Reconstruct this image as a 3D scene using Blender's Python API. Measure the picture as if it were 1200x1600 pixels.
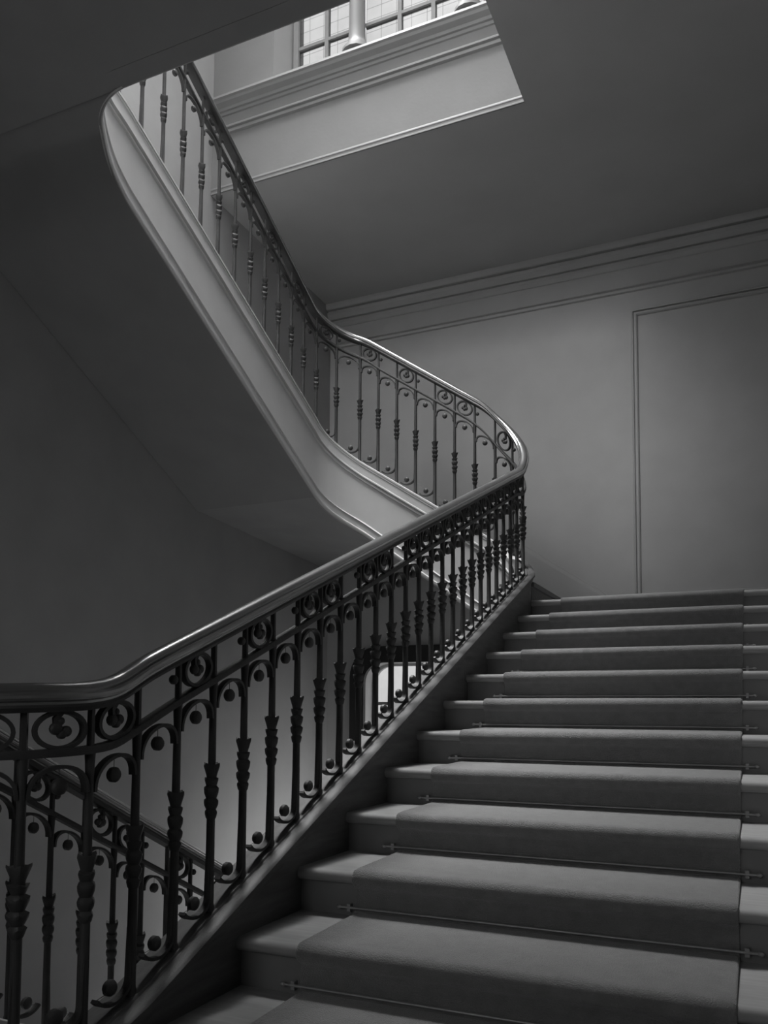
import bpy, math, random
import numpy as np
from mathutils import Vector, Matrix

random.seed(7)
for o in list(bpy.data.objects):
    bpy.data.objects.remove(o)
SC = bpy.context.scene
COL = SC.collection
ZO = 0.985            # every height below is written relative to the lens; the landing floor is z = 0

# ------------------------------------------------------------------ camera
cd = bpy.data.cameras.new('camera')
cam = bpy.data.objects.new('camera', cd)
COL.objects.link(cam)
SC.camera = cam
F_PX, CY, YAW, PIT, ROLL = 1297.60, 1022.20, 0.4209, 0.0685, 0.0060
fw = Vector((-math.sin(YAW) * math.cos(PIT), math.cos(YAW) * math.cos(PIT), math.sin(PIT)))
rt = Vector((math.cos(YAW), math.sin(YAW), 0))
up = rt.cross(fw)
r2 = rt * math.cos(ROLL) + up * math.sin(ROLL)
u2 = -rt * math.sin(ROLL) + up * math.cos(ROLL)
cam.matrix_world = Matrix(((r2.x, u2.x, -fw.x, 0), (r2.y, u2.y, -fw.y, 0), (r2.z, u2.z, -fw.z, ZO), (0, 0, 0, 1)))
cd.sensor_fit = 'VERTICAL'
cd.sensor_height = 36.0
cd.sensor_width = 27.0
cd.lens = 36.0 * F_PX / 1600.0
cd.shift_y = (CY - 800.0) / 1600.0      # rising front of a view camera
cd.clip_start = 0.05

# ------------------------------------------------------------------ sky (plain overcast)
W = bpy.data.worlds.new('overcast_sky')
SC.world = W
W.use_nodes = True
wn, wl = W.node_tree.nodes, W.node_tree.links
bg = wn['Background']
tc = wn.new('ShaderNodeTexCoord')
sx = wn.new('ShaderNodeSeparateXYZ')
wl.new(tc.outputs['Generated'], sx.inputs[0])
mr = wn.new('ShaderNodeMapRange')           # overcast sky: zenith three times the horizon
mr.inputs[1].default_value = 0.0; mr.inputs[2].default_value = 1.0
mr.inputs[3].default_value = 0.34; mr.inputs[4].default_value = 1.0
wl.new(sx.outputs[2], mr.inputs[0])
wl.new(mr.outputs[0], bg.inputs[0])
bg.inputs[1].default_value = 2.5

# ------------------------------------------------------------------ daylight through the roof light and the tall hall windows upstairs, plus two added fill lamps
def area(name, loc, target, sx_, sy_, power, spread=180):
    ld = bpy.data.lights.new(name, 'AREA')
    ld.shape = 'RECTANGLE'; ld.size = sx_; ld.size_y = sy_; ld.energy = power; ld.spread = math.radians(spread)
    o = bpy.data.objects.new(name, ld)
    COL.objects.link(o)
    o.location = (loc[0], loc[1], loc[2] + ZO)
    d = Vector(target) - Vector(loc)
    o.rotation_euler = d.to_track_quat('-Z', 'Y').to_euler()
    return o
area('roof_light_daylight', (-2.9, 4.15, 8.75), (-1.5, 3.0, 0), 2.3, 3.3, 340, 74)
area('hall_window_daylight', (-2.9, -1.93, 6.0), (-1.1, 8.2, 1.2), 2.2, 3.0, 34, 50)
area('landing_fill', (-1.7, -2.12, 1.3), (-0.9, 3.0, 0.2), 1.4, 2.0, 2.5, 90)  # added unseen lamp behind the camera, lifts the dark risers and balusters
area('lower_wall_fill', (-1.49, 7.25, -2.5), (-4.4, 7.5, -2.6), 1.2, 1.9, 32, 95)  # added unseen lamp, brightens the left wall near the lower window

SC.view_settings.view_transform = 'Standard'
SC.view_settings.look = 'None'
SC.view_settings.exposure = 0.0
SC.view_settings.gamma = 1.0
SC.view_settings.use_curve_mapping = False

# ------------------------------------------------------------------ materials
def mat(name, col, rough=0.7, spec=0.4, noise=0.0, nscale=8.0, bump=0.0, bscale=60.0, coat=0.0, stretch=None, metallic=0.0):
    m = bpy.data.materials.new(name)
    m.use_nodes = True
    n, l = m.node_tree.nodes, m.node_tree.links
    b = n['Principled BSDF']
    b.inputs['Base Color'].default_value = (col, col, col, 1)
    b.inputs['Roughness'].default_value = rough
    b.inputs['Specular IOR Level'].default_value = spec
    b.inputs['Metallic'].default_value = metallic
    b.inputs['Coat Weight'].default_value = coat
    b.inputs['Coat Roughness'].default_value = 0.22
    co = n.new('ShaderNodeTexCoord')
    src = co.outputs['Object']
    if stretch:
        mp = n.new('ShaderNodeMapping')
        mp.inputs['Scale'].default_value = stretch
        l.new(src, mp.inputs[0]); src = mp.outputs[0]
    if noise:
        t = n.new('ShaderNodeTexNoise')
        t.inputs['Scale'].default_value = nscale; t.inputs['Detail'].default_value = 6
        l.new(src, t.inputs[0])
        r = n.new('ShaderNodeMapRange')
        r.inputs[1].default_value = 0.25; r.inputs[2].default_value = 0.75
        r.inputs[3].default_value = col * (1 - noise); r.inputs[4].default_value = col * (1 + noise)
        l.new(t.outputs[0], r.inputs[0]); l.new(r.outputs[0], b.inputs['Base Color'])
    if bump:
        t2 = n.new('ShaderNodeTexNoise')
        t2.inputs['Scale'].default_value = bscale; t2.inputs['Detail'].default_value = 4
        l.new(src, t2.inputs[0])
        bp = n.new('ShaderNodeBump')
        bp.inputs['Strength'].default_value = bump; bp.inputs['Distance'].default_value = 0.01
        l.new(t2.outputs[0], bp.inputs['Height']); l.new(bp.outputs[0], b.inputs['Normal'])
    return m

M = {}
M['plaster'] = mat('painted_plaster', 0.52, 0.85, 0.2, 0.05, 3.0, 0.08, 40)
M['upper'] = mat('upper_plaster_toned_down', 0.235, 0.85, 0.2, 0.05, 3.0, 0.08, 40)  # plaster albedo lowered so the roof light does not overexpose this wall
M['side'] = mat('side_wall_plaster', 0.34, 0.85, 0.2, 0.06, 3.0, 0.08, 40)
M['upaint'] = mat('upper_joinery', 0.24, 0.5, 0.35, 0.04, 6.0)  # painted joinery in a darker tone, to go with the upper wall
M['ceil'] = mat('ceiling_plaster', 0.50, 0.9, 0.15, 0.05, 2.0, 0.06, 40)
M['paint'] = mat('painted_joinery', 0.58, 0.5, 0.35, 0.04, 6.0)
M['string'] = mat('painted_string', 0.58, 0.55, 0.35, 0.05, 5.0, 0.03, 30)
M['wood'] = mat('worn_oak_string', 0.08, 0.5, 0.4, 0.35, 5.0, 0.1, 40, stretch=(8, 1, 8))
M['rail'] = mat('polished_dark_handrail', 0.08, 0.30, 0.6, 0.25, 6.0, 0.0, 40, coat=1.0)
M['rail'].node_tree.nodes['Principled BSDF'].inputs['Coat IOR'].default_value = 2.6
M['rail'].node_tree.nodes['Principled BSDF'].inputs['Coat Roughness'].default_value = 0.20
M['iron'] = mat('dark_painted_iron', 0.048, 0.5, 0.35, 0.2, 12.0, 0.15, 80)
M['tread'] = mat('pale_scrubbed_wood', 0.27, 0.6, 0.3, 0.12, 6.0, 0.06, 50, stretch=(1, 8, 8))
M['riser'] = mat('painted_riser', 0.17, 0.6, 0.3, 0.12, 6.0)
M['carpet'] = mat('wool_carpet', 0.19, 1.0, 0.05, 0.12, 25.0, 0.6, 260)
cb = M['carpet'].node_tree.nodes['Principled BSDF']     # wool pile: soft sheen at grazing angles
cb.inputs['Sheen Weight'].default_value = 0.4; cb.inputs['Sheen Roughness'].default_value = 0.35
M['rod'] = mat('tarnished_stair_rod', 0.30, 0.4, 0.5, 0.1, 20, metallic=0.3)
M['darkwood'] = mat('dark_window_casing', 0.025, 0.5, 0.4, 0.2, 6.0)
M['bars'] = mat('grey_window_iron', 0.22, 0.6, 0.3, 0.1, 8.0)
M['floor'] = mat('dark_landing_boards', 0.16, 0.5, 0.4, 0.2, 4.0, stretch=(1, 8, 1))

def glass(name, tint, lead):
    m = bpy.data.materials.new(name); m.use_nodes = True
    n, l = m.node_tree.nodes, m.node_tree.links
    for x in list(n): n.remove(x)
    out = n.new('ShaderNodeOutputMaterial')
    tr = n.new('ShaderNodeBsdfTransparent')
    gl = n.new('ShaderNodeBsdfGlossy'); gl.inputs['Roughness'].default_value = 0.1
    mx = n.new('ShaderNodeMixShader'); mx.inputs[0].default_value = 0.06
    co = n.new('ShaderNodeTexCoord')
    nz = n.new('ShaderNodeTexNoise'); nz.inputs['Scale'].default_value = 6
    l.new(co.outputs['Object'], nz.inputs[0])
    r = n.new('ShaderNodeMapRange'); r.inputs[3].default_value = tint * 0.93; r.inputs[4].default_value = tint * 1.05
    l.new(nz.outputs[0], r.inputs[0])
    src = r.outputs[0]
    if lead:
        bk = n.new('ShaderNodeTexBrick')
        bk.offset = 0.0
        bk.inputs['Scale'].default_value = 1.0
        bk.inputs['Mortar Size'].default_value = 0.0025
        bk.inputs['Brick Width'].default_value = 0.14; bk.inputs['Row Height'].default_value = 0.11
        bk.inputs['Color1'].default_value = (1, 1, 1, 1); bk.inputs['Color2'].default_value = (1, 1, 1, 1)
        bk.inputs['Mortar'].default_value = (0.72, 0.72, 0.72, 1)
        mp = n.new('ShaderNodeMapping'); mp.inputs['Rotation'].default_value = (math.radians(-90), 0, 0)
        l.new(co.outputs['Object'], mp.inputs[0]); l.new(mp.outputs[0], bk.inputs[0])
        mu = n.new('ShaderNodeMixRGB'); mu.blend_type = 'MULTIPLY'; mu.inputs[0].default_value = 1
        l.new(src, mu.inputs[1]); l.new(bk.outputs[0], mu.inputs[2]); src = mu.outputs[0]
    l.new(src, tr.inputs[0])
    l.new(tr.outputs[0], mx.inputs[1]); l.new(gl.outputs[0], mx.inputs[2]); l.new(mx.outputs[0], out.inputs[0])
    return m
M['glass_lead'] = glass('leaded_dimmed_glass', 0.62, True)  # leaded panes, tint added to dim the sky seen behind them
M['glass'] = glass('window_glass', 0.97, False)
M['glass_dimmed'] = glass('dimmed_window_glass', 0.87, False)  # tint lowers the sky brightness seen in the lower window

# ------------------------------------------------------------------ mesh helpers
class MB:
    def __init__(s): s.v = []; s.f = []
    def add(s, vs, fs):
        o = len(s.v); s.v += [tuple(map(float, v)) for v in vs]; s.f += [tuple(i + o for i in f) for f in fs]; return s
    def box(s, x0, x1, y0, y1, z0, z1):
        return s.add([(x0, y0, z0), (x1, y0, z0), (x1, y1, z0), (x0, y1, z0), (x0, y0, z1), (x1, y0, z1), (x1, y1, z1), (x0, y1, z1)],
                     [(3, 2, 1, 0), (4, 5, 6, 7), (0, 1, 5, 4), (1, 2, 6, 5), (2, 3, 7, 6), (3, 0, 4, 7)])
    def rings(s, rs, closed_ring=True, caps=True, loop=False):
        n = len(rs[0]); vs = [p for r in rs for p in r]; fs = []
        m = len(rs)
        for i in range(m if loop else m - 1):
            a, b = i * n, ((i + 1) % m) * n
            for j in range(n if closed_ring else n - 1):
                k = (j + 1) % n
                fs.append((a + j, a + k, b + k, b + j))
        if caps and not loop and closed_ring:
            fs.append(tuple(range(n))[::-1]); fs.append(tuple(range((m - 1) * n, m * n)))
        return s.add(vs, fs)
    def tube(s, pts, r, n=6, ry=None, loop=False):
        pts = [np.array(p, float) for p in pts]; m = len(pts); rs = []
        rr = r if hasattr(r, '__len__') else [r] * m
        prev = None
        for i in range(m):
            a = pts[(i - 1) % m] if (i > 0 or loop) else pts[i]
            b = pts[(i + 1) % m] if (i < m - 1 or loop) else pts[i]
            t = b - a; t /= (np.linalg.norm(t) + 1e-12)
            if prev is None:
                h = np.array([0, 0, 1.]) if abs(t[2]) < 0.9 else np.array([1., 0, 0])
                u = np.cross(t, h)
            else:
                u = prev - t * np.dot(prev, t)
            u /= (np.linalg.norm(u) + 1e-12); prev = u
            w = np.cross(t, u)
            rs.append([pts[i] + rr[i] * (math.cos(2 * math.pi * k / n) * u + math.sin(2 * math.pi * k / n) * w) for k in range(n)])
        return s.rings(rs, loop=loop)
    def lathe(s, c, prof, n=8, axis='z', rot=0.0):
        rs = []
        for r, h in prof:
            ring = []
            for k in range(n):
                a = 2 * math.pi * k / n + rot
                ring.append((c[0] + r * math.cos(a), c[1] + r * math.sin(a), c[2] + h))
            rs.append(ring)
        return s.rings(rs)
    def prism(s, outline, y0, y1):        # outline in (x, z), extruded along y
        n = len(outline)
        return s.rings([[(x, y0, z) for x, z in outline], [(x, y1, z) for x, z in outline]])
    def frame2d(s, outer, inner, y0, y1): # ring between two outlines with equal point counts, in (x, z)
        n = len(outer)
        rs = [[(x, y0, z) for x, z in outer], [(x, y0, z) for x, z in inner], [(x, y1, z) for x, z in inner], [(x, y1, z) for x, z in outer]]
        return s.rings(rs, loop=True)
    def obj(s, name, m, parent=None, smooth=None, kind=None, label=None):
        me = bpy.data.meshes.new(name)
        org = np.array([0., 0., 0.])
        me.from_pydata([(x, y, z + ZO) for x, y, z in s.v], [], s.f)
        me.materials.append(M[m])
        import bmesh
        bm = bmesh.new(); bm.from_mesh(me)
        bmesh.ops.recalc_face_normals(bm, faces=bm.faces); bm.to_mesh(me); bm.free()
        if smooth is not None:
            me.polygons.foreach_set('use_smooth', [True] * len(me.polygons))
            me.set_sharp_from_angle(angle=math.radians(smooth))
        me.update()
        o = bpy.data.objects.new(name, me); COL.objects.link(o)
        if parent:
            o.parent = parent
            o.matrix_parent_inverse = PINV.get(parent.name, Matrix.Identity(4))
        if kind: o['kind'] = kind
        if label: o['label'] = label
        return o
PINV = {}
def thing(name, label, cat, loc, group=None):
    o = bpy.data.objects.new(name, None); COL.objects.link(o)
    o.location = (loc[0], loc[1], loc[2] + ZO); o['label'] = label; o['category'] = cat
    o.empty_display_size = 0.1
    if group: o['group'] = group
    PINV[o.name] = Matrix.Translation(o.location).inverted()
    return o
def tag(o, label, cat, group=None):
    o['label'] = label; o['category'] = cat
    if group: o['group'] = group
    return o
def B(*a): return MB().box(*a)
def boxes(*bs):
    m = MB()
    for b in bs: m.box(*b)
    return m

# ------------------------------------------------------------------ plan and levels (metres, lens at the origin)
XW, XE = -4.42, 0.32           # side walls
YN, YB = -2.2, 8.30            # wall behind the camera, far wall
XF1, YF2, XF3, XF0 = -1.52, 6.20, -3.30, -2.35   # lines of the balustrade
ZL0 = -0.985                   # landing with the camera
TR, RS, Y0, Z0 = 0.37, 0.1505, 2.1925, -0.6842
ZL1 = Z0 + 10 * RS - 0.012     # landing at the head of the carpeted flight
ZC = 4.67                      # ceiling over it
YU = 5.97                      # upper wall standing on the ceiling's edge
ZN = 3.192                     # soffit of the upper landing
YNE = 3.15                     # its edge
ZR = 8.9                       # roof
ZLOW = -4.6

# ------------------------------------------------------------------ room shell
def struct(mb, name, m='plaster', parent=None, smooth=None):
    o = mb.obj(name, m, parent, smooth); o['kind'] = 'structure'; return o
# landing with the camera: an L, its edge under the balustrade
struct(boxes((XW, XE, YN, 1.32, ZL0 - 0.3, ZL0), (XW, XF0 - 0.04, 1.32, 1.74, ZL0 - 0.3, ZL0), (XF1, XE, 1.32, 1.85, ZL0 - 0.3, ZL0)), 'floor', 'floor')
struct(B(XF1 + 0.02, XE, 5.925, YB, ZL1 - 0.28, ZL1), 'floor', 'floor')
struct(B(XW, XF1, YN, YB, ZLOW - 0.2, ZLOW), 'floor', 'floor')
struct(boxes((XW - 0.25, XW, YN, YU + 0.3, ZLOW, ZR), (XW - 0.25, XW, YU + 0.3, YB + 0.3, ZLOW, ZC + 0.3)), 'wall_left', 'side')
LWX0, LWX1, LWZ0, LWZ1 = -3.94, -1.90, -3.60, 0.53      # lower window opening in the far wall
struct(boxes((XW, LWX0, YB, YB + 0.3, ZLOW, ZC + 0.3), (LWX1, XE + 0.25, YB, YB + 0.3, ZLOW, ZC + 0.3),
             (LWX0, LWX1, YB, YB + 0.3, LWZ1, ZC + 0.3), (LWX0, LWX1, YB, YB + 0.3, ZLOW, LWZ0)), 'wall_back')
struct(B(XE, XE + 0.25, YN, YB, ZLOW, ZC + 0.3), 'wall_right')
struct(boxes((XW, XE, YN - 0.25, YN, ZLOW, 0.25), (XW, -2.45, YN - 0.25, YN, 0.25, 2.35), (-0.95, XE, YN - 0.25, YN, 0.25, 2.35), (XW, XE, YN - 0.25, YN, 2.35, 4.4), (XW, -4.0, YN - 0.25, YN, 4.4, ZR), (-1.8, XE, YN - 0.25, YN, 4.4, ZR), (-4.0, -1.8, YN - 0.25, YN, 7.6, ZR)), 'wall_front')
struct(boxes((XF1 + 0.05, XF1 + 0.2, YN, 5.6, ZLOW, ZL0 - 0.35), (XF1 + 0.05, XF1 + 0.2, 7.9, YB, ZLOW, ZL0 - 0.35), (XF1 + 0.05, XF1 + 0.2, 5.6, 7.9, ZLOW, -3.6), (XF1 + 0.05, XF1 + 0.2, 5.6, 7.9, -1.6, ZL0 - 0.35)), 'wall_well')
# ceiling of this storey, with the stair well left open
struct(boxes((XF1, XE, YN, YU, ZC, ZC + 0.3), (XW, XE, YU, YB, ZC, ZC + 0.3)), 'ceiling', 'ceil')
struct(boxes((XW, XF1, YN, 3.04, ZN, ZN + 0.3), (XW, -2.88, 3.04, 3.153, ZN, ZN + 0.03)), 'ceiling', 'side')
struct(B(XF1, XF1 + 0.2, YN, YNE, ZN, ZC), 'wall_landing')
# upper storey round the well
UWX0, UWX1, UWZ0, UWZ1 = -3.78, -1.62, 5.58, 8.5
UT = 0.30
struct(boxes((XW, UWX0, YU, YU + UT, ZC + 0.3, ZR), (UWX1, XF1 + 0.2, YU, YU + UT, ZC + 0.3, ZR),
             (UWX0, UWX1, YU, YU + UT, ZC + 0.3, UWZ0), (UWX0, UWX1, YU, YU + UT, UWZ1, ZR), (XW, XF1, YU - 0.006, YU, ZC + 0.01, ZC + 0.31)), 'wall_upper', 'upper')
struct(B(XF1, XF1 + 0.2, YN, YU, ZC + 0.3, ZR), 'wall_upper_right')
struct(boxes((XW, -4.05, YN, YU, ZR, ZR + 0.2), (-1.75, XF1 + 0.2, YN, YU, ZR, ZR + 0.2), (-4.05, -1.75, YN, 2.4, ZR, ZR + 0.2), (-4.05, -1.75, 5.9, YU + UT, ZR, ZR + 0.2)), 'ceiling', 'ceil')

# ------------------------------------------------------------------ wall mouldings
def moulding_x(name, x0, x1, y, prof, m='plaster', n=1):
    # prof: (out from the wall, z); run along x on a wall facing -y
    mb = MB()
    pr = [(x, z) for x, z in prof]
    mb.rings([[(x0, y - o, z) for o, z in pr], [(x1, y - o, z) for o, z in pr]])
    return struct(mb, name, m, smooth=35)
# cornice of the far wall
moulding_x('trim_1', XW, XE, YB, [(0, ZC), (0.125, ZC), (0.125, ZC - 0.018), (0.118, ZC - 0.05), (0.105, ZC - 0.062), (0.060, ZC - 0.062), (0.060, ZC - 0.082), (0.090, ZC - 0.086), (0.085, ZC - 0.115), (0.060, ZC - 0.140), (0.050, ZC - 0.160),
                                  (0.018, ZC - 0.162), (0.018, ZC - 0.182), (0.045, ZC - 0.186), (0.042, ZC - 0.205), (0.020, ZC - 0.225), (0.014, ZC - 0.240), (0, ZC - 0.245)])
moulding_x('trim_2', XW, XE, YB, [(0, 4.235), (0.032, 4.232), (0.042, 4.218), (0.016, 4.212), (0.016, 4.20), (0.034, 4.196), (0.028, 4.18), (0, 4.175)])
# raised panel frame on the far wall
def panel_frame(x0, x1, z0, z1, y):
    mb = MB()
    prof = [(0.0, 0), (0.001, 0.022), (0.012, 0.038), (0.022, 0.034), (0.025, 0.008), (0.036, 0.008), (0.039, 0.034), (0.052, 0.036), (0.062, 0.024), (0.066, 0.0)]   # (inward, out)
    rs = []
    for cx, cz, sx_, sz_ in ((x0, z0, 1, 1), (x1, z0, -1, 1), (x1, z1, -1, -1), (x0, z1, 1, -1)):
        rs.append([(cx + sx_ * a, y - b, cz + sz_ * a) for a, b in prof])
    mb.rings(rs, loop=True)
    return mb
struct(panel_frame(-1.05, 0.28, 1.085, 3.985, YB), 'trim_3', 'plaster')
# skirting of the landing, climbing with the next flight
mb = MB()
sk = [(0, 0.0), (0.022, 0.0), (0.022, 0.20), (0.012, 0.225), (0.012, 0.235), (0.0, 0.24)]
rs = [[(x, YB - o, zb + h * k) for o, h in sk] for x, zb, k in ((XE, ZL1, 1), (-1.20, ZL1, 1), (-1.25, ZL1, 1.25), (-1.36, ZL1 + 0.04, 1.45), (-3.4, ZL1 + 0.04 + 2.04 * 0.66, 1.45))]
mb.rings(rs)
struct(mb, 'baseboard_back', 'plaster')
# mouldings of the upper wall
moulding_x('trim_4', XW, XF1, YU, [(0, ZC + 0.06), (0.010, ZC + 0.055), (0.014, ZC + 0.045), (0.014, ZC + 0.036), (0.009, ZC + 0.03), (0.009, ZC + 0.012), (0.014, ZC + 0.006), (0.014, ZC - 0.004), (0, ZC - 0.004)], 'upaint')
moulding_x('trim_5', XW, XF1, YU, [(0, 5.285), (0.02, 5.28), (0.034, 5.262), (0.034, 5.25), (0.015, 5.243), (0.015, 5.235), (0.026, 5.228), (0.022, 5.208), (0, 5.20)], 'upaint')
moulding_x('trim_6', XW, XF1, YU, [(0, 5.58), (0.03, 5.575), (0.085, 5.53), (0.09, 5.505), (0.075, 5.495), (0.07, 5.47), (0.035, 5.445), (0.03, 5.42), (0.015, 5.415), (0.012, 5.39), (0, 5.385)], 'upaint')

# ------------------------------------------------------------------ windows
def win_upper():
    fr = MB()
    y0, y1 = YU + 0.12, YU + 0.18
    x0, x1, z0, z1 = UWX0 + 0.13, UWX1 - 0.13, UWZ0 + 0.05, UWZ1
    root = boxes((x0, x0 + 0.05, y0, y1, z0, z1), (x1 - 0.05, x1, y0, y1, z0, z1), (x0, x1, y0, y1, z1 - 0.05, z1)).obj('window_1', 'bars')
    root['kind'] = 'structure'
    # splayed reveals and sloping sill
    for xa, xb in ((UWX0, x0), (UWX1, x1)):
        mb = MB(); mb.rings([[(xa, YU, UWZ0), (xb, y1, UWZ0), (xb, YU + UT, UWZ0), (xa, YU + UT, UWZ0)], [(xa, YU, z1), (xb, y1, z1), (xb, YU + UT, z1), (xa, YU + UT, z1)]])
        mb.obj('reveal', 'upaint', root)
    mb = MB(); mb.rings([[(UWX0, YU - 0.02, 5.57), (UWX0, YU + 0.12, z0), (UWX0, YU + UT, z0), (UWX0, YU + UT, 5.57)], [(UWX1, YU - 0.02, 5.57), (UWX1, YU + 0.12, z0), (UWX1, YU + UT, z0), (UWX1, YU + UT, 5.57)]])
    mb.obj('sill', 'upaint', root)
    mull = [-3.005, -1.99]
    for xm in mull:
        c = (xm, YU + 0.10, z0 - 0.01)
        mb = MB().lathe(c, [(0.135, 0), (0.13, 0.03), (0.10, 0.05), (0.098, 0.075), (0.085, 0.09), (0.08, 0.11), (0.075, 0.14), (0.072, 0.25), (0.07, 0.6), (0.07, z1 - z0)], 16)
        mb.obj('mullion', 'upaint', root, 40)
    lights = [(x0 + 0.05, mull[0] - 0.06, [0.52]), (mull[0] + 0.06, mull[1] - 0.06, [0.36, 0.70]), (mull[1] + 0.06, x1 - 0.05, [0.5])]
    zs = [z0, 5.90, 6.30, 6.70, 7.10, 7.50, 7.90, z1 - 0.05]
    for a, b, vs in lights:
        xs = [a] + [a + (b - a) * v for v in vs] + [b]
        for v in xs[1:-1]: B(v - 0.018, v + 0.018, y0 + 0.01, y1 - 0.005, z0, z1 - 0.05).obj('glazing_bar', 'bars', root)
        for z in zs[1:-1]: B(a, b, y0 + 0.012, y1 - 0.007, z - 0.014, z + 0.014).obj('glazing_bar', 'bars', root)
        for i in range(len(xs) - 1):
            for k in range(len(zs) - 1):
                B(xs[i], xs[i + 1], y0 + 0.028, y0 + 0.032, zs[k], zs[k + 1]).obj('pane', 'glass_lead' if k < 2 else 'glass', root)
win_upper()

def rounded(x0, x1, z0, z1, r, n=8):
    pts = [(x0, z0), (x1, z0)]
    pts += [(x1 - r + r * math.cos(a), z1 - r + r * math.sin(a)) for a in [math.pi / 2 * k / n for k in range(n + 1)]]
    pts += [(x0 + r - r * math.sin(a), z1 - r + r * math.cos(a)) for a in [math.pi / 2 * k / n for k in range(n + 1)]]
    return pts
def win_lower():
    root = MB().frame2d(rounded(LWX0 - 0.17, LWX1 + 0.17, LWZ0 - 0.1, LWZ1 + 0.18, 0.34), rounded(LWX0, LWX1, LWZ0, LWZ1, 0.22), YB - 0.05, YB + 0.003).obj('window_2', 'darkwood', None, 30)
    root['kind'] = 'structure'
    MB().frame2d(rounded(LWX0 - 0.001, LWX1 + 0.001, LWZ0 - 0.001, LWZ1 + 0.001, 0.02), rounded(LWX0 + 0.001, LWX1 - 0.001, LWZ0 + 0.001, LWZ1 - 0.001, 0.22), YB + 0.003, YB + 0.26).obj('reveal', 'paint', root, 30)
    y = YB + 0.18
    MB().frame2d(rounded(LWX0 + 0.002, LWX1 - 0.002, LWZ0, LWZ1 - 0.002, 0.22), rounded(LWX0 + 0.03, LWX1 - 0.03, LWZ0 + 0.05, LWZ1 - 0.03, 0.2), y, y + 0.05).obj('frame', 'paint', root, 30)
    xm = (LWX0 + LWX1) / 2
    zs = [LWZ0 + 0.05, -2.90, -2.30, -1.70, -1.10, -0.51, 0.085, LWZ1 - 0.03]
    for z in zs[1:-1]: B(LWX0 + 0.03, LWX1 - 0.03, y + 0.01, y + 0.04, z - 0.018, z + 0.018).obj('glazing_bar', 'bars', root)
    B(xm - 0.02, xm + 0.02, y + 0.005, y + 0.045, LWZ0 + 0.05, LWZ1 - 0.03).obj('glazing_bar', 'bars', root)
    for a, b in ((LWX0 + 0.03, xm), (xm, LWX1 - 0.03)):
        for k in range(len(zs) - 1): B(a, b, y + 0.023, y + 0.027, zs[k], zs[k + 1]).obj('pane', 'glass_dimmed', root)
win_lower()

# ------------------------------------------------------------------ the stair line: one path, well on the left all the way up
STEP = 0.02
def arc(c, r, a0, a1):
    n = max(4, int(abs(a1 - a0) * r / STEP))
    return [(c[0] + r * math.cos(a0 + (a1 - a0) * k / n), c[1] + r * math.sin(a0 + (a1 - a0) * k / n)) for k in range(1, n + 1)]
def line(a, b):
    n = max(2, int(math.dist(a, b) / STEP))
    return [(a[0] + (b[0] - a[0]) * k / n, a[1] + (b[1] - a[1]) * k / n) for k in range(1, n + 1)]
P_ = [(XF0, 4.9)]
marks = {'f0': 0.0}
def ln(pts):
    global P_
    P_ += pts
def curs():
    return sum(math.dist(P_[i], P_[i + 1]) for i in range(len(P_) - 1))
RA = 0.30
ln(line(P_[-1], (XF0, 1.74))); marks['f0_top'] = curs()
ln(line(P_[-1], (XF0, 1.62))); ln(arc((XF0 + RA, 1.62), RA, math.pi, 1.5 * math.pi)); marks['land0'] = curs()
ln(line(P_[-1], (XF1 - RA, 1.32))); ln(arc((XF1 - RA, 1.62), RA, -math.pi / 2, 0)); marks['land1'] = curs()
ln(line(P_[-1], (XF1, 1.73))); marks['f1'] = curs()
ln(line(P_[-1], (XF1, 5.85))); marks['f1_top'] = curs()
RC = 0.35
ln(arc((XF1 - RC, 5.85), RC, 0, math.pi / 2)); marks['f2'] = curs()
ln(line(P_[-1], (XF3 + RC, YF2))); marks['f2_top'] = curs()
ln(arc((XF3 + RC, YF2 - RC), RC, math.pi / 2, math.pi)); marks['f3'] = curs()
ln(line(P_[-1], (XF3, 3.51))); marks['f3_top'] = curs()
RU = 0.41
ln(arc((XF3 + RU, 3.51), RU, math.pi, 1.5 * math.pi)); marks['up'] = curs()
ln(line(P_[-1], (-1.60, 3.10))); marks['end'] = curs()
PP = np.array(P_)
SS = np.concatenate([[0], np.cumsum(np.hypot(*np.diff(PP, axis=0).T))])
TT = np.gradient(PP, axis=0); TT /= np.linalg.norm(TT, axis=1)[:, None]
k_ = np.ones(5) / 5
mk = marks
def ctrl(kn):
    s, z = zip(*sorted(kn))
    fine = np.arange(-0.5, mk['end'] + 0.5, 0.01)
    zz = np.interp(fine, s, z)
    w = np.hanning(19); w /= w.sum()
    zz = np.convolve(np.pad(zz, 9, mode='edge'), w, mode='valid')
    return lambda q: np.interp(q, fine, zz)
def f0r(y): return -0.176 - (y - 2.215) * 0.505
def f1r(y): return 0.093 + 0.4065 * (y - 1.731)
def f2r(x): return 2.633 + 0.69 * (-2.222 - x)
def f3r(y): return 3.715 + 0.525 * (5.178 - y)
def f1t(y): return -0.764 + 0.428 * (y - 1.733)
def f2t(x): return 1.615 + 0.656 * (-2.257 - x)
def f3t(y): return 3.189 + 0.478 * (4.187 - y)
zrail = ctrl([(-0.5, f0r(5.4)), (0, f0r(4.9)), (mk['f0_top'] - 0.05, f0r(1.79)), (mk['f0_top'] + 0.05, 0.032), (mk['land0'], 0.028), (mk['land1'] - 0.25, 0.030), (mk['land1'] - 0.05, 0.038), (mk['land1'] + 0.06, 0.056), (mk['f1'] + 0.06, f1r(1.79)),
              (mk['f1_top'] - 0.05, f1r(5.80)), (mk['f2'] + 0.05, f2r(XF1 - RC - 0.05)), (mk['f2_top'], f2r(XF3 + RC)), (mk['f3'], f3r(5.85)), (mk['f3_top'], f3r(3.51)), (mk['up'] + 0.2, 4.45), (mk['end'] + 0.5, 4.45)])
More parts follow.
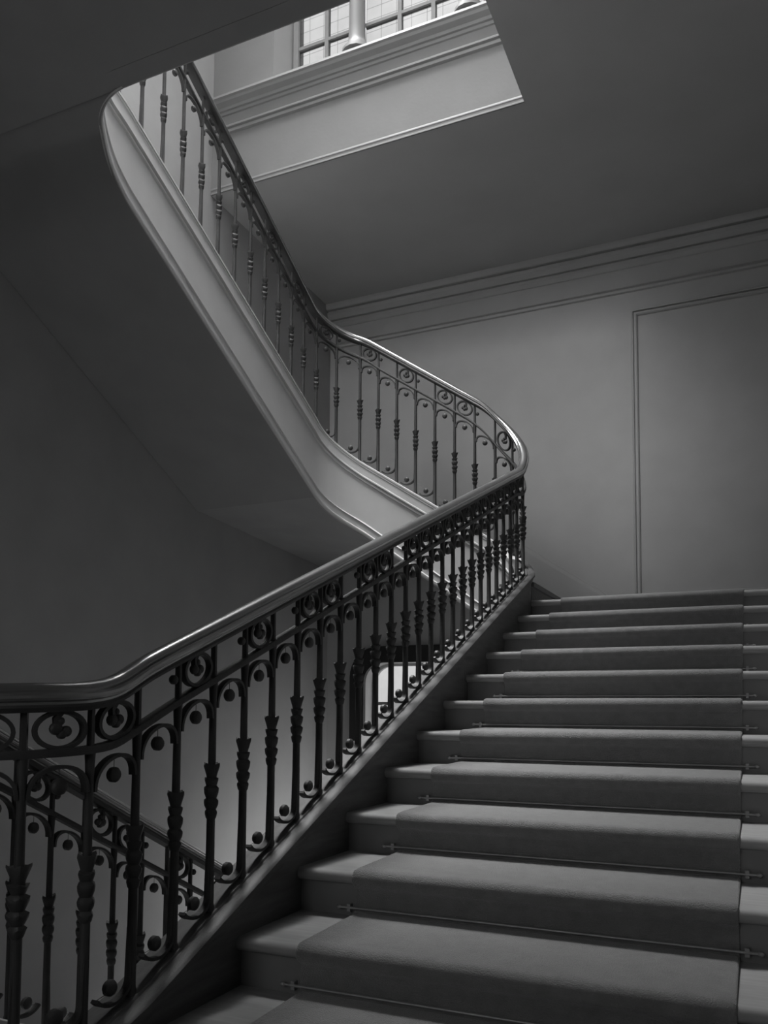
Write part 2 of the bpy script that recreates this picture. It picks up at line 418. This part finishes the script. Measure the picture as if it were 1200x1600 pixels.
ztop = ctrl([(-0.5, f0r(5.4) - 0.95), (mk['f0_top'] - 0.05, f0r(1.79) - 0.92), (mk['f0_top'] + 0.1, -0.80), (mk['land1'], -0.79), (mk['f1'], f1t(1.73)),
             (mk['f1_top'] + 0.12, f1t(5.93)), (mk['f2'] + 0.05, f2t(XF1 - RC - 0.05)), (mk['f2_top'], f2t(XF3 + RC)), (mk['f3'], f3t(5.85)), (mk['f3_top'], f3t(3.51)), (mk['up'] + 0.1, 3.62), (mk['end'] + 0.5, 3.62)])
def f2b(x): return 1.374 + 0.72 * (-2.817 - x)
def f3b(y): return 2.602 + 0.52 * (4.208 - y)
zbot = ctrl([(-0.5, f0r(5.4) - 1.55), (mk['f0_top'] - 0.05, f0r(1.79) - 1.5), (mk['f0_top'] + 0.25, -1.32), (mk['land1'], -1.32), (mk['f1'] + 0.1, f1t(1.83) - 0.52), (mk['f1_top'] - 0.05, f1t(5.80) - 0.50),
             (mk['f2'] - 0.1, f2b(XF1 - RC + 0.1)), (mk['f2_top'], f2b(XF3 + RC)), (mk['f3'], f3b(5.85)), (mk['f3_top'] - 0.08, f3b(3.59)), (mk['f3_top'] + 0.22, 3.17), (mk['up'], 3.205), (mk['end'] + 0.5, 3.205)])
def XY(s): return np.array([np.interp(s, SS, PP[:, 0]), np.interp(s, SS, PP[:, 1])])
def TAN(s):
    t = np.array([np.interp(s, SS, TT[:, 0]), np.interp(s, SS, TT[:, 1])]); return t / np.linalg.norm(t)
def at(s, z, n=0.0):          # n > 0: to the stair side, n < 0: to the well
    p = XY(s); t = TAN(s)
    return (p[0] + t[1] * n, p[1] - t[0] * n, z)
def srange(a, b, d=0.06):
    # finer in the bends
    out = [a]
    while out[-1] < b - 1e-6:
        s = out[-1]; t0, t1 = TAN(s), TAN(min(b, s + d))
        bend = np.dot(t0, t1) < 0.9995
        sl = abs(zrail(s) - 2 * zrail(s + d) + zrail(s + 2 * d)) > 0.001
        out.append(min(b, s + (0.025 if bend or sl else d)))
    return out
def sweep(prof, a, b, m, name, parent, base=None, smooth=35, d=0.06):
    # prof: list of (n, fn index 't'|'b'|'r', dz)
    fn = {'t': ztop, 'b': zbot, 'r': zrail, 'm': lambda q: zrail(q) - DM(q)}
    mb = MB()
    mb.rings([[at(s, fn[k](s) + dz, n) for n, k, dz in prof] for s in srange(a, b, d)])
    return mb.obj(name, m, parent, smooth)

CAP = [(-0.052, 't', -0.02), (-0.072, 't', -0.02), (-0.072, 't', -0.006), (-0.066, 't', 0.0), (0.022, 't', 0.0), (0.026, 't', -0.006), (0.036, 't', -0.006), (0.040, 't', 0.0), (0.066, 't', 0.0), (0.077, 't', -0.008), (0.077, 't', -0.022), (0.064, 't', -0.030), (0.064, 't', -0.044), (0.056, 't', -0.052),
       (0.056, 't', -0.064), (0.046, 't', -0.07), (-0.052, 't', -0.07)]
FASC = [(-0.045, 't', -0.02), (-0.066, 't', -0.02), (-0.069, 't', -0.036), (-0.064, 't', -0.042), (-0.064, 't', -0.108), (-0.070, 't', -0.113), (-0.070, 't', -0.124), (-0.053, 't', -0.130), (-0.053, 't', -0.142), (-0.062, 't', -0.146), (-0.062, 't', -0.156), (-0.045, 't', -0.165)]
FACE = [(-0.050, 't', -0.06), (0.047, 't', -0.06), (0.047, 'b', 0.13), (-0.02, 'b', 0.0), (-0.050, 'b', 0.0)]
BEAD = [(-0.045, 'b', 0.105), (-0.056, 'b', 0.10), (-0.063, 'b', 0.092), (-0.055, 'b', 0.084), (-0.055, 'b', 0.03), (-0.064, 'b', 0.022), (-0.064, 'b', 0.004), (-0.058, 'b', -0.012), (-0.04, 'b', -0.012)]

# ------------------------------------------------------------------ the carpeted flight
st = thing('staircase', 'broad flight of pale wooden steps under a carpet runner, rising away from the viewer', 'staircase', (-0.6, 1.85, ZL0))
sA, sB = mk['land1'] - 0.60, mk['f2'] - 0.27
sweep(FACE, sA, sB, 'wood', 'string', st)
sweep(CAP, sA, sB, 'wood', 'string_cap', st)
NS = list(range(-1, 11))
XT0, XT1 = -1.475, XE - 0.004
def nose(y, z, t=0.042, r=0.020, back=0.37):
    pts = [(y + back, z), (y + r, z)]
    pts += [(y + r - r * math.sin(a), z - r + r * math.cos(a)) for a in (0.5, 1.0, 1.57, 2.1, 2.65)]
    pts += [(y + r, z - t), (y + back, z - t)]
    return pts
for i in NS:
    y, z = Y0 + i * TR, Z0 + i * RS - 0.012
    if i < 10:
        pr = nose(y, z, back=TR + 0.045)
    else:
        pr = nose(y, z, back=0.16)
    MB().rings([[(XT0, a, b) for a, b in pr], [(XT1, a, b) for a, b in pr]]).obj('tread', 'tread', st, 40)
    zl = z - RS if i > -1 else ZL0
    B(XT0, XT1, y + 0.03, y + 0.052, zl - 0.0 + (0.0 if i == -1 else 0.0), z - 0.041).obj('riser', 'riser', st)
mb = MB()
mb.rings([[(x, 1.9, ZL0 - 0.02), (x, 5.95, ZL1 - 0.20), (x, 5.95, ZL1 - 0.27), (x, 1.9, ZL0 - 0.28)] for x in (XT0, XT1)])
mb.obj('soffit', 'ceil', st)

# runner: one length of carpet over treads and risers
prof = []
ct = 0.012
for i in NS:
    y, z = Y0 + i * TR, Z0 + i * RS
    yb = y + 0.03 - 0.011
    zlow = (z - RS) if i > -1 else ZL0 + ct
    prof += [(yb, zlow + 0.004), (yb, z - 0.072)]
    r = 0.033
    prof += [(y + r - ct - r * math.sin(a), z - r + r * math.cos(a)) for a in (2.5, 2.1, 1.57, 1.1, 0.7, 0.35)]
    prof += [(y + r, z)]
prof += [(Y0 + 10 * TR + 0.6, ZL1 + ct), (YB - 0.4, ZL1 + ct)]
pr2 = []
for j, (a, b) in enumerate(prof):
    p0 = np.array(prof[max(0, j - 1)]); p1 = np.array(prof[min(len(prof) - 1, j + 1)])
    t = p1 - p0; t /= np.linalg.norm(t)
    pr2.append((a + t[1] * 0.0105, b - t[0] * 0.0105))
XC0, XC1 = -1.258, -0.058
mb = MB()
n_ = len(prof)
rows = []
for x in (XC0, XC0 + 0.008, XC1 - 0.008, XC1):
    e = x in (XC0, XC1)
    top = [(a + (u - a) * 0.45, b + (v - b) * 0.45) if e else (a, b) for (a, b), (u, v) in zip(prof, pr2)]
    rows.append((x, top))
vs, fs = [], []
for x, top in rows: vs += [(x, a, b) for a, b in top]
for x in (XC0, XC1): vs += [(x, a, b) for a, b in pr2]
for q in range(3):
    for j in range(n_ - 1): fs.append((q * n_ + j, q * n_ + j + 1, (q + 1) * n_ + j + 1, (q + 1) * n_ + j))
for j in range(n_ - 1):
    fs.append((4 * n_ + j, 4 * n_ + j + 1, j + 1, j)); fs.append((3 * n_ + j, 3 * n_ + j + 1, 5 * n_ + j + 1, 5 * n_ + j))
    fs.append((4 * n_ + j + 1, 4 * n_ + j, 5 * n_ + j, 5 * n_ + j + 1))
mb.add(vs, fs)
tag(mb.obj('stair_carpet', 'carpet', None, 60), 'plain dark carpet runner laid down the middle of the broad flight', 'carpet')

# stair rods in the angle of each step
ORD = ['lowest', 'second from the bottom', 'third from the bottom', 'fourth from the bottom', 'fifth from the bottom', 'sixth from the bottom', 'fifth from the top',
       'fourth from the top', 'third from the top', 'second from the top', 'topmost']
for i in range(0, 11):
    y, z = Y0 + i * TR + 0.013, Z0 + (i - 1) * RS + 0.018
    t = thing('stair_rod', 'thin metal stair rod holding the carpet, ' + ORD[i] + ' on the broad flight', 'stair rod', (XC1, y, z - 0.012), 'stair rods of the carpet runner')
    MB().tube([(XC0 - 0.05, y, z), (XC1 + 0.05, y, z)], 0.0045, 8).obj('rod', 'rod', t, 50)
    for x in (XC0 - 0.055, XC1 + 0.055):
        MB().tube([(x - 0.010, y, z), (x - 0.006, y, z), (x, y, z), (x + 0.006, y, z), (x + 0.010, y, z)], [0.002, 0.006, 0.008, 0.006, 0.002], 8).obj('finial', 'rod', t, 60)
    for x in (XC0 - 0.02, XC1 + 0.02):
        B(x - 0.006, x + 0.006, y - 0.003, y + 0.020, z - 0.012, z + 0.012).obj('bracket', 'rod', t)

# ------------------------------------------------------------------ upper flights round the far side of the well
uf = thing('stair_flight', 'plastered upper stair flights with pale moulded string curving round the well', 'staircase', (-3.2, 7.0, ZL1))
a, b = mk['f2'] - 0.27, mk['end']
sweep(FACE, a, b, 'string', 'string', uf)
sweep(CAP, a, b, 'string', 'string_cap', uf)
sweep(FASC, a, b, 'string', 'string_fascia', uf)
sweep(BEAD, a, b, 'string', 'string_bead', uf)
# steps of the second flight (towards -x)
for k in range(7):
    x1 = XF1 + 0.025 - 0.25 * k; x0 = x1 - 0.27; zt = ZL1 + 0.161 * (k + 1)
    yk = YF2 + 0.05 if k else 5.97
    B(x0, x1, YF2 + 0.04 if k > 0 else YF2 - 0.12, YB - 0.03, zt - 0.035, zt).obj('tread', 'carpet', uf)
    B(x1 - 0.04, x1 - 0.02, YF2 + 0.04 if k > 0 else YF2 - 0.12, YB - 0.03, zt - 0.161, zt - 0.035).obj('riser', 'carpet', uf)
zq = ZL1 + 0.161 * 7
B(XW + 0.01, XF1 - 1.72, YF2 + 0.04, YB - 0.03, zq - 0.01, zq + 0.15).obj('quarter_landing', 'floor', uf)
for k in range(9):
    y1 = 6.22 - 0.31 * k; y0 = y1 - 0.33; zt = zq + 0.15 + 0.148 * (k + 1)
    B(XW + 0.01, XF3 - 0.04, y0, y1, zt - 0.035, zt).obj('tread', 'tread', uf)
    B(XW + 0.01, XF3 - 0.04, y1 - 0.04, y1 - 0.02, zt - 0.148, zt - 0.035).obj('riser', 'riser', uf)
# soffit following the string's lower edge out to the walls
mb = MB()
ss = [s for s in srange(mk['f2'] - 0.1, mk['f2_top'])]
rs = [[at(s, zbot(s) - 0.013, -0.052), (XY(s)[0], YB - 0.005, zbot(s) - 0.013), (XY(s)[0], YB - 0.005, zbot(s) + 0.05), at(s, zbot(s) + 0.05, 0.0)] for s in ss]
mb.rings(rs)
ss = [s for s in srange(mk['f2_top'], mk['f3'])]
cx, cy = XF3 + RC, YF2 - RC
rs = []
for q, s in enumerate(ss):
    t = q / (len(ss) - 1)
    if t < 0.5: w = (cx + (XW + 0.005 - cx) * (t / 0.5), YB - 0.005)
    else: w = (XW + 0.005, YB - 0.005 + (cy - YB + 0.005) * ((t - 0.5) / 0.5))
    z = zbot(s)
    rs.append([at(s, z - 0.013, -0.052), (w[0], w[1], z - 0.013), (w[0], w[1], z + 0.05), at(s, z + 0.05, 0.0)])
mb.rings(rs)
ss = [s for s in srange(mk['f3'], mk['up'] - 0.01)]
rs = [[at(s, zbot(s) - 0.013, -0.052), (XW + 0.005, at(s, 0, -0.052)[1], zbot(s) - 0.013), (XW + 0.005, XY(s)[1], zbot(s) + 0.05), at(s, zbot(s) + 0.05, 0.0)] for s in ss]
mb.rings(rs)
ss = [s for s in srange(mk['up'] - 0.012, mk['end'])]
mb.rings([[at(s, zbot(s) - 0.013, -0.052), at(s, zbot(s) - 0.013, 0.058), at(s, zbot(s) + 0.03, 0.058), at(s, zbot(s) + 0.03, 0.0)] for s in ss])
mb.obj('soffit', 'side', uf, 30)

# ------------------------------------------------------------------ lower flight arriving from the storey below
lf = thing('stair_flight', 'shadowed lower stair flight descending behind the balusters to the storey below', 'staircase', (-3.3, 4.9, ZL0 - 1.6))
a, b = 0.0, mk['land1'] - 0.60
sweep(FACE, a, b, 'string', 'string', lf)
sweep(CAP, a, b, 'string', 'string_cap', lf)
for k in range(10):
    y0 = 1.76 + 0.30 * k; zt = ZL0 - 0.151 * (k + 1)
    B(XW + 0.01, XF0 - 0.05, y0, y0 + 0.33, zt - 0.035, zt).obj('tread', 'tread', lf)
    B(XW + 0.01, XF0 - 0.05, y0, y0 + 0.02, zt, zt + 0.151 - 0.036).obj('riser', 'riser', lf)
mb = MB(); mb.rings([[(x, 1.78, ZL0 - 0.32), (x, 4.9, ZL0 - 1.90), (x, 4.9, ZL0 - 1.94), (x, 1.78, ZL0 - 0.36)] for x in (XW + 0.01, XF0 - 0.05)]); mb.obj('soffit', 'ceil', lf)

# ------------------------------------------------------------------ balustrades
def _rail():
    half = [(0.020, -0.026), (0.030, -0.024), (0.030, -0.018), (0.036, -0.014), (0.038, -0.008), (0.0365, -0.001), (0.032, 0.004), (0.0265, 0.003), (0.0265, 0.007)]
    half += [(0.028 * math.sin(a), 0.006 + 0.023 * math.cos(a)) for a in (1.4, 1.1, 0.85, 0.6, 0.35, 0.12)]
    return [(-n, 'r', z) for n, z in half] + [(n, 'r', z) for n, z in half[::-1]]
RAIL = _rail()
RBAR = [(-0.031, 'r', -0.024), (0.031, 'r', -0.024), (0.033, 'r', -0.031), (0.026, 'r', -0.042), (-0.026, 'r', -0.042), (-0.033, 'r', -0.031)]
def DM(s): return 0.140 + 0.088 * slope(s) ** 2      # middle rail below the handrail, wider where the flight is steep
MBAR = [(-0.015, 'm', -0.010), (-0.017, 'm', 0.0), (-0.015, 'm', 0.010), (0.015, 'm', 0.010), (0.017, 'm', 0.0), (0.015, 'm', -0.010)]

def slope(s): return (zrail(s + 0.12) - zrail(s - 0.12)) / 0.24
def rosette(c, s, r, h=0.014):
    # domed boss, axis across the railing
    t = TAN(s); n = np.array([t[1], -t[0], 0]); t3 = np.array([t[0], t[1], 0]); z3 = np.array([0, 0, 1.])
    mb = MB(); rs = []
    for off, k in ((-h, 0.35), (-h * 0.85, 0.75), (-h * 0.45, 1.0), (h * 0.45, 1.0), (h * 0.85, 0.75), (h, 0.35)):
        rs.append([np.array(c) + n * off + r * k * (math.cos(2 * math.pi * j / 12) * t3 + math.sin(2 * math.pi * j / 12) * z3) for j in range(12)])
    return mb.rings(rs)
def strip(pts, s_w=0.011, th=0.0045):
    # flat iron band: pts are (s, z); width across the railing, thickness in its plane
    mb = MB(); rs = []
    m = len(pts)
    for i in range(m):
        a = pts[max(0, i - 1)]; b = pts[min(m - 1, i + 1)]
        ds, dz = b[0] - a[0], b[1] - a[1]; L = math.hypot(ds, dz) + 1e-9
        us, uz = -dz / L * th, ds / L * th
        s, z = pts[i]
        rs.append([at(s + us, z + uz, -s_w), at(s + us, z + uz, s_w), at(s - us, z - uz, s_w), at(s - us, z - uz, -s_w)])
    return mb.rings(rs)
COLLAR = [(0.012, -0.082), (0.016, -0.076), (0.020, -0.064), (0.015, -0.052), (0.022, -0.040), (0.0235, -0.030), (0.016, -0.018), (0.0225, -0.004), (0.024, 0.008), (0.016, 0.020), (0.021, 0.032), (0.0225, 0.038), (0.015, 0.044), (0.0165, 0.052), (0.026, 0.078), (0.0255, 0.084), (0.013, 0.078)]

def collar(c, rot):
    mb = MB(); n = 12; rs = []
    for r, h in COLLAR:
        ring = []
        for k in range(n):
            a = 2 * math.pi * k / n + rot
            rr = r * (1.0 + (0.13 if k % 3 == 0 else -0.06) * (1 if r > 0.017 else 0))
            hh = h + (0.006 if (k % 3 == 0 and r > 0.017) else 0)
            ring.append((c[0] + rr * math.cos(a), c[1] + rr * math.sin(a), c[2] + hh))
        rs.append(ring)
    return mb.rings(rs)

def balustrade(root, bars, ring_gaps, hook):
    """bars: s values of the balusters; ring_gaps: indices of gaps with a ring; hook +1: foot scrolls curl up the slope, -1 down"""
    nb = len(bars)
    for k, s in enumerate(bars):
        p = XY(s); t = TAN(s); zt = ztop(s); zr = zrail(s); H = zr - zt; dm = DM(s)
        ang = math.atan2(t[1], t[0])
        m = MB()
        m.lathe((p[0], p[1], 0), [(0.016, zt - 0.004), (0.016, zt + 0.012), (0.0138, zt + 0.02), (0.0130, zt + 0.30), (0.0112, zr - dm - 0.07), (0.013, zr - dm - 0.03), (0.015, zr - dm)], 8, rot=ang + math.pi / 8)
        m.lathe((p[0], p[1], 0), [(0.010, zr - dm), (0.0095, zr - 0.04)], 6, rot=ang)
        bo = m.obj('baluster', 'iron', root, 50)
        collar((p[0], p[1], zt + 0.415 * H), ang).obj('leaf_collar', 'iron', bo, 40)
        # foot scroll curling round a boss
        if 0 <= k + hook < nb:
            w = abs(bars[k + hook] - s); Rh = min(0.066, w / 2 - 0.016); Rv = 0.047
            sc = s + hook * (0.008 + Rh)
            zc = max(ztop(sc) + 0.012, ztop(s + hook * 0.04) + 0.004, ztop(sc + hook * 0.03) + 0.006) + Rv + 0.008
            pts = [(s + hook * 0.003, zc + 0.13), (s + hook * 0.006, zc + 0.06), (s + hook * 0.0075, zc + 0.02)]
            pts += [(sc - hook * Rh * math.cos(q), zc - Rv * math.sin(q)) for q in np.linspace(0, 2.6, 14)]
            strip(pts).obj('foot_scroll', 'iron', bo, 40)
            cz = zc - Rv + 0.041
            cs = sc + hook * 0.004
            rosette(at(cs, cz), cs, 0.0205).obj('rosette', 'iron', bo, 40)
            strip([pts[-1], (cs + hook * 0.012, cz - 0.012)], 0.0008, 0.0006).obj('scroll_tip', 'iron', bo, 40)
        # arch under the middle rail to the next baluster up
        if k + 1 < nb:
            s1 = bars[k + 1]; w = s1 - s; sc = (s + s1) / 2; A = w / 2 - 0.012; dmc = DM(sc)
            zm = zrail(sc) - dmc - 0.012; g = (zrail(s1) - zrail(s)) / w
            bb = A * 0.95
            pts = []
            for q in np.linspace(0, math.pi, 17):
                u = -A * math.cos(q)
                pts.append((sc + u, zm - 0.022 - bb + bb * math.sin(q) ** 0.8 + 0.62 * g * u))
            strip(pts).obj('arch', 'iron', bo, 40)
            rosette(at(sc, zm - 0.070), sc, 0.0200).obj('rosette', 'iron', bo, 40)
            strip([(sc, zm - 0.024), (sc, zm - 0.060)], 0.0007, 0.0005).obj('scroll_tip', 'iron', bo, 40)
            if k in ring_gaps:
                cl = dmc - 0.052; zc = zrail(sc) - 0.042 - cl / 2
                rz = cl / 2 * (1 - 0.22 * min(1.0, abs(g))); A2 = min(A - 0.004, 0.062)
                sh = 0.45 * g
                pts = [(sc + A2 * math.cos(q), zc + rz * math.sin(q) + sh * A2 * math.cos(q)) for q in np.linspace(math.pi * 0.5, math.pi * 2.5, 29)]
                ro = strip(pts, 0.010, 0.005).obj('ring_scroll', 'iron', root, 40)
                strip([(sc, zc + rz), (sc - 0.014, zc + rz * 0.62), (sc - 0.012, zc + 0.012)], 0.008, 0.006).obj('scroll_tip', 'iron', ro, 40)
                for du, dz, rr in ((-0.012, 0.004, 0.0155), (0.013, -0.004, 0.0135), (-0.002, 0.022, 0.010), (0.002, -0.010, 0.012)):
                    rosette(at(sc + du, zc + dz + g * du), sc, rr, 0.011).obj('rosette', 'iron', ro, 40)
                if (k - 1) not in ring_gaps and k > 0:
                    sk_ = s - 0.022
                    rosette(at(sk_, zrail(sk_) - 0.042 - cl * 0.42), sk_, 0.0135, 0.011).obj('knob', 'iron', bo, 40)

def s_f1(y): return mk['f1'] + (y - 1.73)
bars_main = [s_f1(1.775) + 0.17 * k for k in range(-4, 25)]
s28 = mk['f2'] + (-1.87 + 1.995)
sl = bars_main[-1]
bars_up = [sl + (s28 - sl) * k / 4 for k in range(1, 4)] + [s28 + 0.1693 * k for k in range(0, 7)]
s573 = mk['f3'] + (5.85 - 5.73)
bars_up += [bars_up[-1] + (s573 - bars_up[-1]) * k / 3 for k in (1, 2)]
bars_up += [s573 + 0.198 * k for k in range(0, 17)]
bars_up = [b_ for b_ in bars_up if b_ < mk['end'] - 0.05]

bm_ = thing('balustrade', 'black wrought-iron balustrade with polished handrail beside the carpeted flight', 'balustrade', (XF1, 1.73, -0.77))
s_a, s_b = bars_main[0] - 0.085, (bars_main[-1] + bars_up[0]) / 2
rings_main = {0, 1, 2, 3, 5, 7, 9, 10, 12, 13} | set(range(15, 28))
balustrade(bm_, bars_main, rings_main, -1)
for pr_, m_, nm in ((RAIL, 'rail', 'handrail'), (RBAR, 'iron', 'rail_bar'), (MBAR, 'iron', 'middle_rail')):
    sweep(pr_, s_a, s_b, m_, nm, bm_, smooth=25, d=0.05)
bu = thing('balustrade', 'wrought-iron balustrade climbing round the far side of the well above the pale string', 'balustrade', (-2.4, YF2, 1.7))
balustrade(bu, bars_up, {1, 3, 4, 6, 8, 10, 12, 14, 16, 18, 20, 22, 24}, +1)
for pr_, m_, nm in ((RAIL, 'rail', 'handrail'), (RBAR, 'iron', 'rail_bar'), (MBAR, 'iron', 'middle_rail')):
    sweep(pr_, s_b, bars_up[-1] + 0.05, m_, nm, bu, smooth=25, d=0.05)
s_b0 = 0.60
n_low = int((bars_main[0] - 0.12 - s_b0) / 0.165)
bars_low = [bars_main[0] - 0.17 - 0.165 * k for k in range(n_low)][::-1]
bl = thing('balustrade', 'dark iron balustrade of the lower flight, seen through the nearer balusters', 'balustrade', (XF0, 4.3, -2.2))
balustrade(bl, bars_low, {0, 2, 4, 6, 8, 9, 11, 13, 15, 17}, -1)
for pr_, m_, nm in ((RAIL, 'rail', 'handrail'), (RBAR, 'iron', 'rail_bar'), (MBAR, 'iron', 'middle_rail')):
    sweep(pr_, bars_low[0] - 0.1, s_a, m_, nm, bl, smooth=25, d=0.05)
